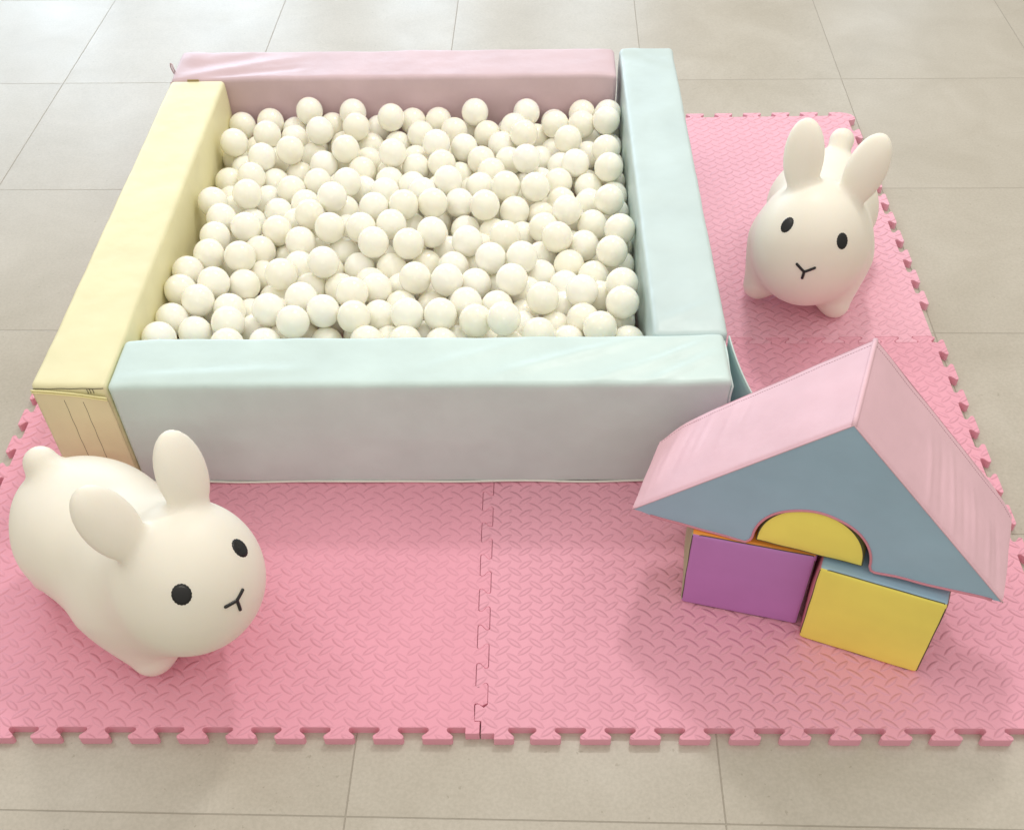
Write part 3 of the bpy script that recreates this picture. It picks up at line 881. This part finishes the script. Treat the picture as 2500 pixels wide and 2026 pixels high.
rabbit(AL, (-0.60357, 0.24043, ZM + 0.0005), (-0.0352, -0.0040, -0.67486),
       'cream rubber rabbit toy at the front left, nose pointing down to the right',
       [(.2507, .0613, .3048, .0155, .0175), (.2543, -.0556, .3054, .0155, .0175)],
       [(.2923, .0075, .2608), (.2884, .0237, .2672), (.2911, -.0126, .2639), (.2956, .0068, .2417)])
rabbit(AR, (0.72604, 1.20161, ZM + 0.0005), (-0.0576, -0.0290, -1.90546),
       'cream rubber rabbit toy at the back right, facing the camera beside the right mint bar',
       [(.2542, .0588, .2918, .0135, .0175), (.2513, -.0564, .2977, .0135, .0175)],
       [(.2951, .0035, .2282), (.2917, .0215, .2406), (.2929, -.0147, .2405), (.2952, .0034, .2127)])

# ------------------------------------------------------------------ toy house of soft blocks
def soft_block(loc, rz, wx, dy, hz, mats, label, cat, piping, seed, bulge=0.002, lb=2.6):
    e = empty('soft_block', loc, rz)
    tag(e, label, cat, 'soft play blocks of the toy house')

    def dsp(q, n):
        b = bulge
        fx, fy, fz = q.x / wx, q.y / dy, q.z / hz
        sx, sy, sz = [math.sin(math.pi * min(max(t, 0), 1)) for t in (fx, fy, fz)]
        o = 0.0008 * nz3(q, (16, 16, 16), seed)
        return Vector((q.x + (b * (1 if fx > .5 else -1)) * sy * sz * (abs(fx - .5) * 2) ** 8 * (lb if fx < .5 else 1) + o,
                       q.y + (b * (1 if fy > .5 else -1)) * sx * sz * (abs(fy - .5) * 2) ** 8 + o,
                       q.z + (b * (1 if fz > .5 else 0)) * sx * sy * (abs(fz - .5) * 2) ** 8 + (o if fz > .1 else 0)))
    V, F, G = soft_box(wx, dy, hz, 0.0075, 16, 14, 14, dsp)
    nm = dict(front='front_panel', top='top_panel', left='side_panel', right='side_panel', back='back_panel', bottom='base_panel')
    for g_, m in mats.items():
        fs_ = [f for f, q in zip(F, G) if q == g_]
        used = sorted({i for f in fs_ for i in f}); mp = {a: b for b, a in enumerate(used)}
        obj(nm[g_], [V[i] for i in used], [tuple(mp[i] for i in f) for f in fs_], m, e)
    # seam thread round the front face
    L_ = []
    r = 0.0068
    def wob(k): return 0.0003 * math.sin(k * 0.9 + seed)
    N = 18
    for k in range(N): L_.append((r + (wx - 2 * r) * k / N, r * .3 + wob(k) * .5, 0.0012 + r * .25 + wob(k)))
    for k in range(N): L_.append((wx - r * .28 + wob(k), r * .3, r + (hz - 2 * r) * k / N))
    for k in range(N): L_.append((wx - r - (wx - 2 * r) * k / N, r * .3, hz - r * .28 + wob(k) * .6))
    for k in range(N): L_.append((r * .28 + wob(k), r * .3, hz - r - (hz - 2 * r) * k / N))
    tv, tf = tube(L_, 0.0009, 6, True)
    obj('seam', tv, tf, piping, e)
    return e


soft_block((0.3545, 0.260, ZM), -0.247, 0.2080, 0.195, 0.193,
           dict(front=PURPLE, top=ORANGE, left=SAGE, right=PURPLE, back=PURPLE, bottom=PURPLE),
           'purple-fronted foam block with orange top at the lower left of the toy house', 'foam block', THREAD, 1, lb=6.0)
soft_block((0.5535, 0.184, ZM), -0.380, 0.2040, 0.195, 0.197,
           dict(front=YELLOW, top=GREYBLUE, left=ROSE, right=BROWN, back=YELLOW, bottom=YELLOW),
           'yellow-fronted foam block with rose side at the lower right of the toy house', 'foam block', THREAD, 2, lb=4.0)

# shared frame of the roof and the half disc
RZ, ROLL = -0.359, -0.025
RO = Vector((0.258, 0.310, 0.2140))
RM = Matrix.Rotation(RZ, 4, 'Z') @ Matrix.Rotation(ROLL, 4, 'Y')


def frame_empty(name, loc):
    e = bpy.data.objects.new(name, None)
    e.empty_display_size = 0.05
    e.location = loc
    e.rotation_euler = RM.to_euler()
    COL.objects.link(e)
    return e


# half disc
e = frame_empty('soft_block', RO)
tag(e, 'yellow half-round foam block with green curved side tucked into the roof arch', 'foam block', 'soft play blocks of the toy house')
CX, CR, CH = 0.298, 0.0862, 0.0975
DD = 0.19
arc = []
NARC = 40
for k in range(NARC + 1):
    a = math.pi * (1 - k / NARC)
    arc.append((CX + CR * math.cos(a), 0.0035 + CH * math.sin(a) ** 0.92 if 0 < k < NARC else 0.0035))
def ring(inset, y):
    return [(CX + (px - CX) * (1 - inset / CR), y, 0.0035 + (pz - 0.0035) * (1 - inset / CH) + inset * .55) for px, pz in arc]
Vd, Fd = [], []
levels = [(0.0, DD), (0.0, 0.006), (0.0012, 0.0028), (0.0035, 0.0008)]
for ins, yy in levels: Vd += ring(ins, yy)
n = len(arc)
side = []
for r in range(1):
    for k in range(n - 1): side.append((r * n + k, (r + 1) * n + k, (r + 1) * n + k + 1, r * n + k + 1))
for r in (1,):
    for k in range(n - 1): side.append((r * n + k, (r + 1) * n + k, (r + 1) * n + k + 1, r * n + k + 1))
obj('curved_side', Vd, side, GREEN, e)
# front face as concentric rings, swelling a little
Vf, Ff = [], []
R_ = 8
cen = (CX, 0.042)
base_ring = ring(0.0012, 0.0028)
base_ring += [(CX + CR * (1 - 2 * (k + 1) / 12) * 0.985, 0.0028, 0.0043 + 0.0006 * math.sin(k * 1.3)) for k in range(11)]
m_ = len(base_ring)
for r in range(R_ + 1):
    t = 1 - r / (R_)
    for (a, b, c) in base_ring:
        Vf.append((cen[0] + (a - cen[0]) * t, 0.0028 - 0.0042 * (1 - t ** 4), cen[1] + (c - cen[1]) * t))
for r in range(R_):
    for k in range(m_):
        k2 = (k + 1) % m_
        Ff.append((r * m_ + k, (r + 1) * m_ + k, (r + 1) * m_ + k2, r * m_ + k2))
obj('front_panel', Vf, Ff, YELLOW, e)
bp = [(CX - CR, 0.004, 0.0035), (CX + CR, 0.004, 0.0035), (CX + CR, DD, 0.0035), (CX - CR, DD, 0.0035)]
obj('base_panel', bp, [(0, 3, 2, 1)], GREEN, e, smooth=False)
tv, tf = tube(base_ring, 0.0009, 6, True)
obj('seam', tv, tf, THREAD, e)

# roof
e = frame_empty('soft_block', RO)
tag(e, 'large triangular roof block, grey-blue front with arch cutout and pink slopes', 'foam block', 'soft play blocks of the toy house')
RD = 0.207
left = (0.0, 0.004); apex = (0.316, 0.299); right = (0.598, 0.006)
def lerp(a, b, t): return (a[0] + (b[0] - a[0]) * t, a[1] + (b[1] - a[1]) * t)
arcp = []
for k in range(33):
    a = math.pi * k / 32
    arcp.append((0.3005 + 0.0945 * math.cos(a), 0.012 + 0.0925 * math.sin(a)))
under_r = [lerp(right, (0.405, 0.0005), k / 12) for k in range(1, 13)]
under_r = [(a, b + 0.0012 * math.sin(a * 60)) for a, b in under_r]
under_l = [(0.196, -0.0025)] + [lerp((0.196, -0.0025), left, k / 12) for k in range(1, 12)]
under_l = [(a, b - (0.003 if a > .03 else 0)) for a, b in under_l]
bottom = under_r + [(0.398, 0.003)] + arcp + [(0.2035, 0.003)] + under_l
# front panel polygon (counterclockwise seen from the front): left -> bottom reversed .. build as ngon
poly = [left] + [lerp(left, apex, k / 16) for k in range(1, 16)] + [apex] + [lerp(apex, right, k / 16) for k in range(1, 16)] + [right] + bottom
bm = bmesh.new()
vf = [bm.verts.new((a, 0.0, b)) for a, b in poly]
face = bm.faces.new(vf)
bmesh.ops.triangulate(bm, faces=[face])
bm.normal_update()
me = bpy.data.meshes.new('front_panel'); bm.to_mesh(me); bm.free()
for pol in me.polygons: pass
me.materials.append(GREYBLUE)
o = bpy.data.objects.new('front_panel', me); o.parent = e; COL.objects.link(o)
bm = bmesh.new(); bm.from_mesh(me); bmesh.ops.recalc_face_normals(bm, faces=bm.faces)
if sum(f.normal.y * f.calc_area() for f in bm.faces) > 0: bmesh.ops.reverse_faces(bm, faces=bm.faces)
bm.to_mesh(me); bm.free()


def slope(a, b, seed, folds, fold_amp, round_a, round_b):
    """padded pink slope panel from point a to point b (roof plane), depth RD"""
    N, M = 90, 34
    d = Vector((b[0] - a[0], 0, b[1] - a[1])); L = d.length; d.normalize()
    nrm = Vector((-d.z, 0, d.x))
    if nrm.z < 0: nrm = -nrm
    V = []
    for i in range(N + 1):
        t = i / N
        for j in range(M + 1):
            u = j / M
            y = RD * u
            # back corners of the cover are rounded
            if round_a: y -= 0.030 * math.exp(-(t * L / 0.030) ** 1.6) * u ** 3
            if round_b: y -= 0.012 * math.exp(-((1 - t) * L / 0.02) ** 1.6) * u ** 3
            h = 0.0035 * math.sin(math.pi * u) * math.sin(math.pi * t) ** .4 - 0.0045 * max(0, (u - .93) / .07) ** 2 - 0.004 * max(0, (0.04 - u) / .04) ** 2
            for (ft, fw, fu0, fu1, amp, sl) in folds:
                tt = ft + sl * (u - .5)
                win = max(0, 1 - ((u - (fu0 + fu1) / 2) / ((fu1 - fu0) / 2)) ** 2) if fu0 < u < fu1 else 0
                h += fold_amp * amp * win * math.exp(-((t - tt) / fw) ** 2)
            h += 0.0012 * noise.noise(Vector((t * L * 14, u * 4, seed)))
            # stitched hem parallel to the back edge
            h -= 0.0014 * math.exp(-((u - 0.905) / 0.010) ** 2)
            V.append(Vector((a[0], y, a[1])) + d * (t * L) + nrm * (h + 0.0005))
    F = []
    for i in range(N):
        for j in range(M):
            q = i * (M + 1) + j
            F.append((q, q + M + 1, q + M + 2, q + 1))
    return V, F, nrm


fl_ = [(0.10, 0.018, 0.1, 1.0, 1.0, 0.05), (0.17, 0.02, 0.2, 1.0, -0.8, 0.05), (0.26, 0.016, 0.3, 1.0, 0.7, 0.04), (0.38, 0.018, 0.35, 1.0, 0.6, 0.03), (0.46, 0.014, 0.45, 1.0, -0.5, 0.03), (0.06, 0.012, 0.0, .7, 0.7, 0.02)]
V, F, nr = slope(left, apex, 2.0, fl_, 0.0017, True, False)
rl = obj('roof_panel', V, F, ROOFPINK, e); 
fr_ = [(0.42, 0.012, 0.0, 0.75, 0.9, -0.10), (0.50, 0.014, 0.0, 0.8, -0.9, -0.10), (0.58, 0.012, 0.0, 0.85, 1.1, -0.12), (0.66, 0.013, 0.0, 0.7, -0.8, -0.12), (0.73, 0.010, 0.0, 0.8, 0.9, -0.12), (0.84, 0.012, 0.0, 0.6, 0.9, -0.10), (0.90, 0.010, 0.0, 0.7, -0.8, -0.10)]
V2, F2, nr2 = slope(apex, right, 5.0, fr_, 0.0020, False, True)
rr_ = obj('roof_panel', V2, F2, ROOFPINK, e)
# stitching dashes on the hem of each slope
def stitches(V, parent, nrm, M=34, N=90, j=31):
    SVt, SFt = [], []
    for i in range(1, N - 1):
        p0 = V[i * (M + 1) + j]; p1 = V[(i + 1) * (M + 1) + j]
        a = p0.lerp(p1, 0.15) + nrm * 0.0003; b = p0.lerp(p1, 0.75) + nrm * 0.0003
        tv, tf = tube([a, b], 0.00035, 5)
        o_ = len(SVt); SVt += tv; SFt += [tuple(o_ + q for q in f) for f in tf]
    obj('stitching', SVt, SFt, ST, parent)


tv, tf = tube([(apex[0], RD * k / 12 - (0.003 if k == 12 else 0), apex[1] - 0.0024 + 0.0022 * math.sin(math.pi * k / 12) - 0.002 * (k == 12)) for k in range(13)], 0.0042, 14)
obj('ridge', tv, tf, ROOFPINK, e)
ST = vinyl('mauve_thread', (0.42, 0.24, 0.29), 0.7)
stitches(V, rl, nr); stitches(V2, rr_, nr2)
# underside and arch lining (pink), back panel
def backy(a):
    return RD - 0.004 - 0.034 * math.exp(-(a / 0.032) ** 1.6) - 0.016 * math.exp(-(max(0, 0.598 - a) / 0.02) ** 1.6)


bl = [right] + bottom + [left]
V, F = [], []
for a, b in bl: V += [(a, 0.0, b), (a, backy(a), b)]
for k in range(len(bl) - 1):
    F.append((2 * k, 2 * k + 2, 2 * k + 3, 2 * k + 1))
obj('arch_lining', V, F, PIPINGPINK, e, smooth=False)
bm = bmesh.new()
vf = [bm.verts.new((a, backy(a) - 0.001, b)) for a, b in poly]
face = bm.faces.new(vf); bmesh.ops.triangulate(bm, faces=[face])
me = bpy.data.meshes.new('back_panel'); bm.to_mesh(me); bm.free(); me.materials.append(ROOFPINK)
o = bpy.data.objects.new('back_panel', me); o.parent = e; COL.objects.link(o)
tv, tf = tube([(a, -0.0006, b + 0.0004 + 0.0005 * math.sin(a * 90)) for a, b in bottom[:-1]], 0.0022, 8)
obj('piping', tv, tf, PIPINGPINK, e)
tv, tf = tube([(lerp(left, apex, k / 30)[0], -0.0004, lerp(left, apex, k / 30)[1] - 0.0002) for k in range(31)] + [(lerp(apex, right, k / 30)[0], -0.0004, lerp(apex, right, k / 30)[1] - 0.0002) for k in range(1, 31)], 0.0013, 6)
obj('piping', tv, tf, ROOFPINK, e)
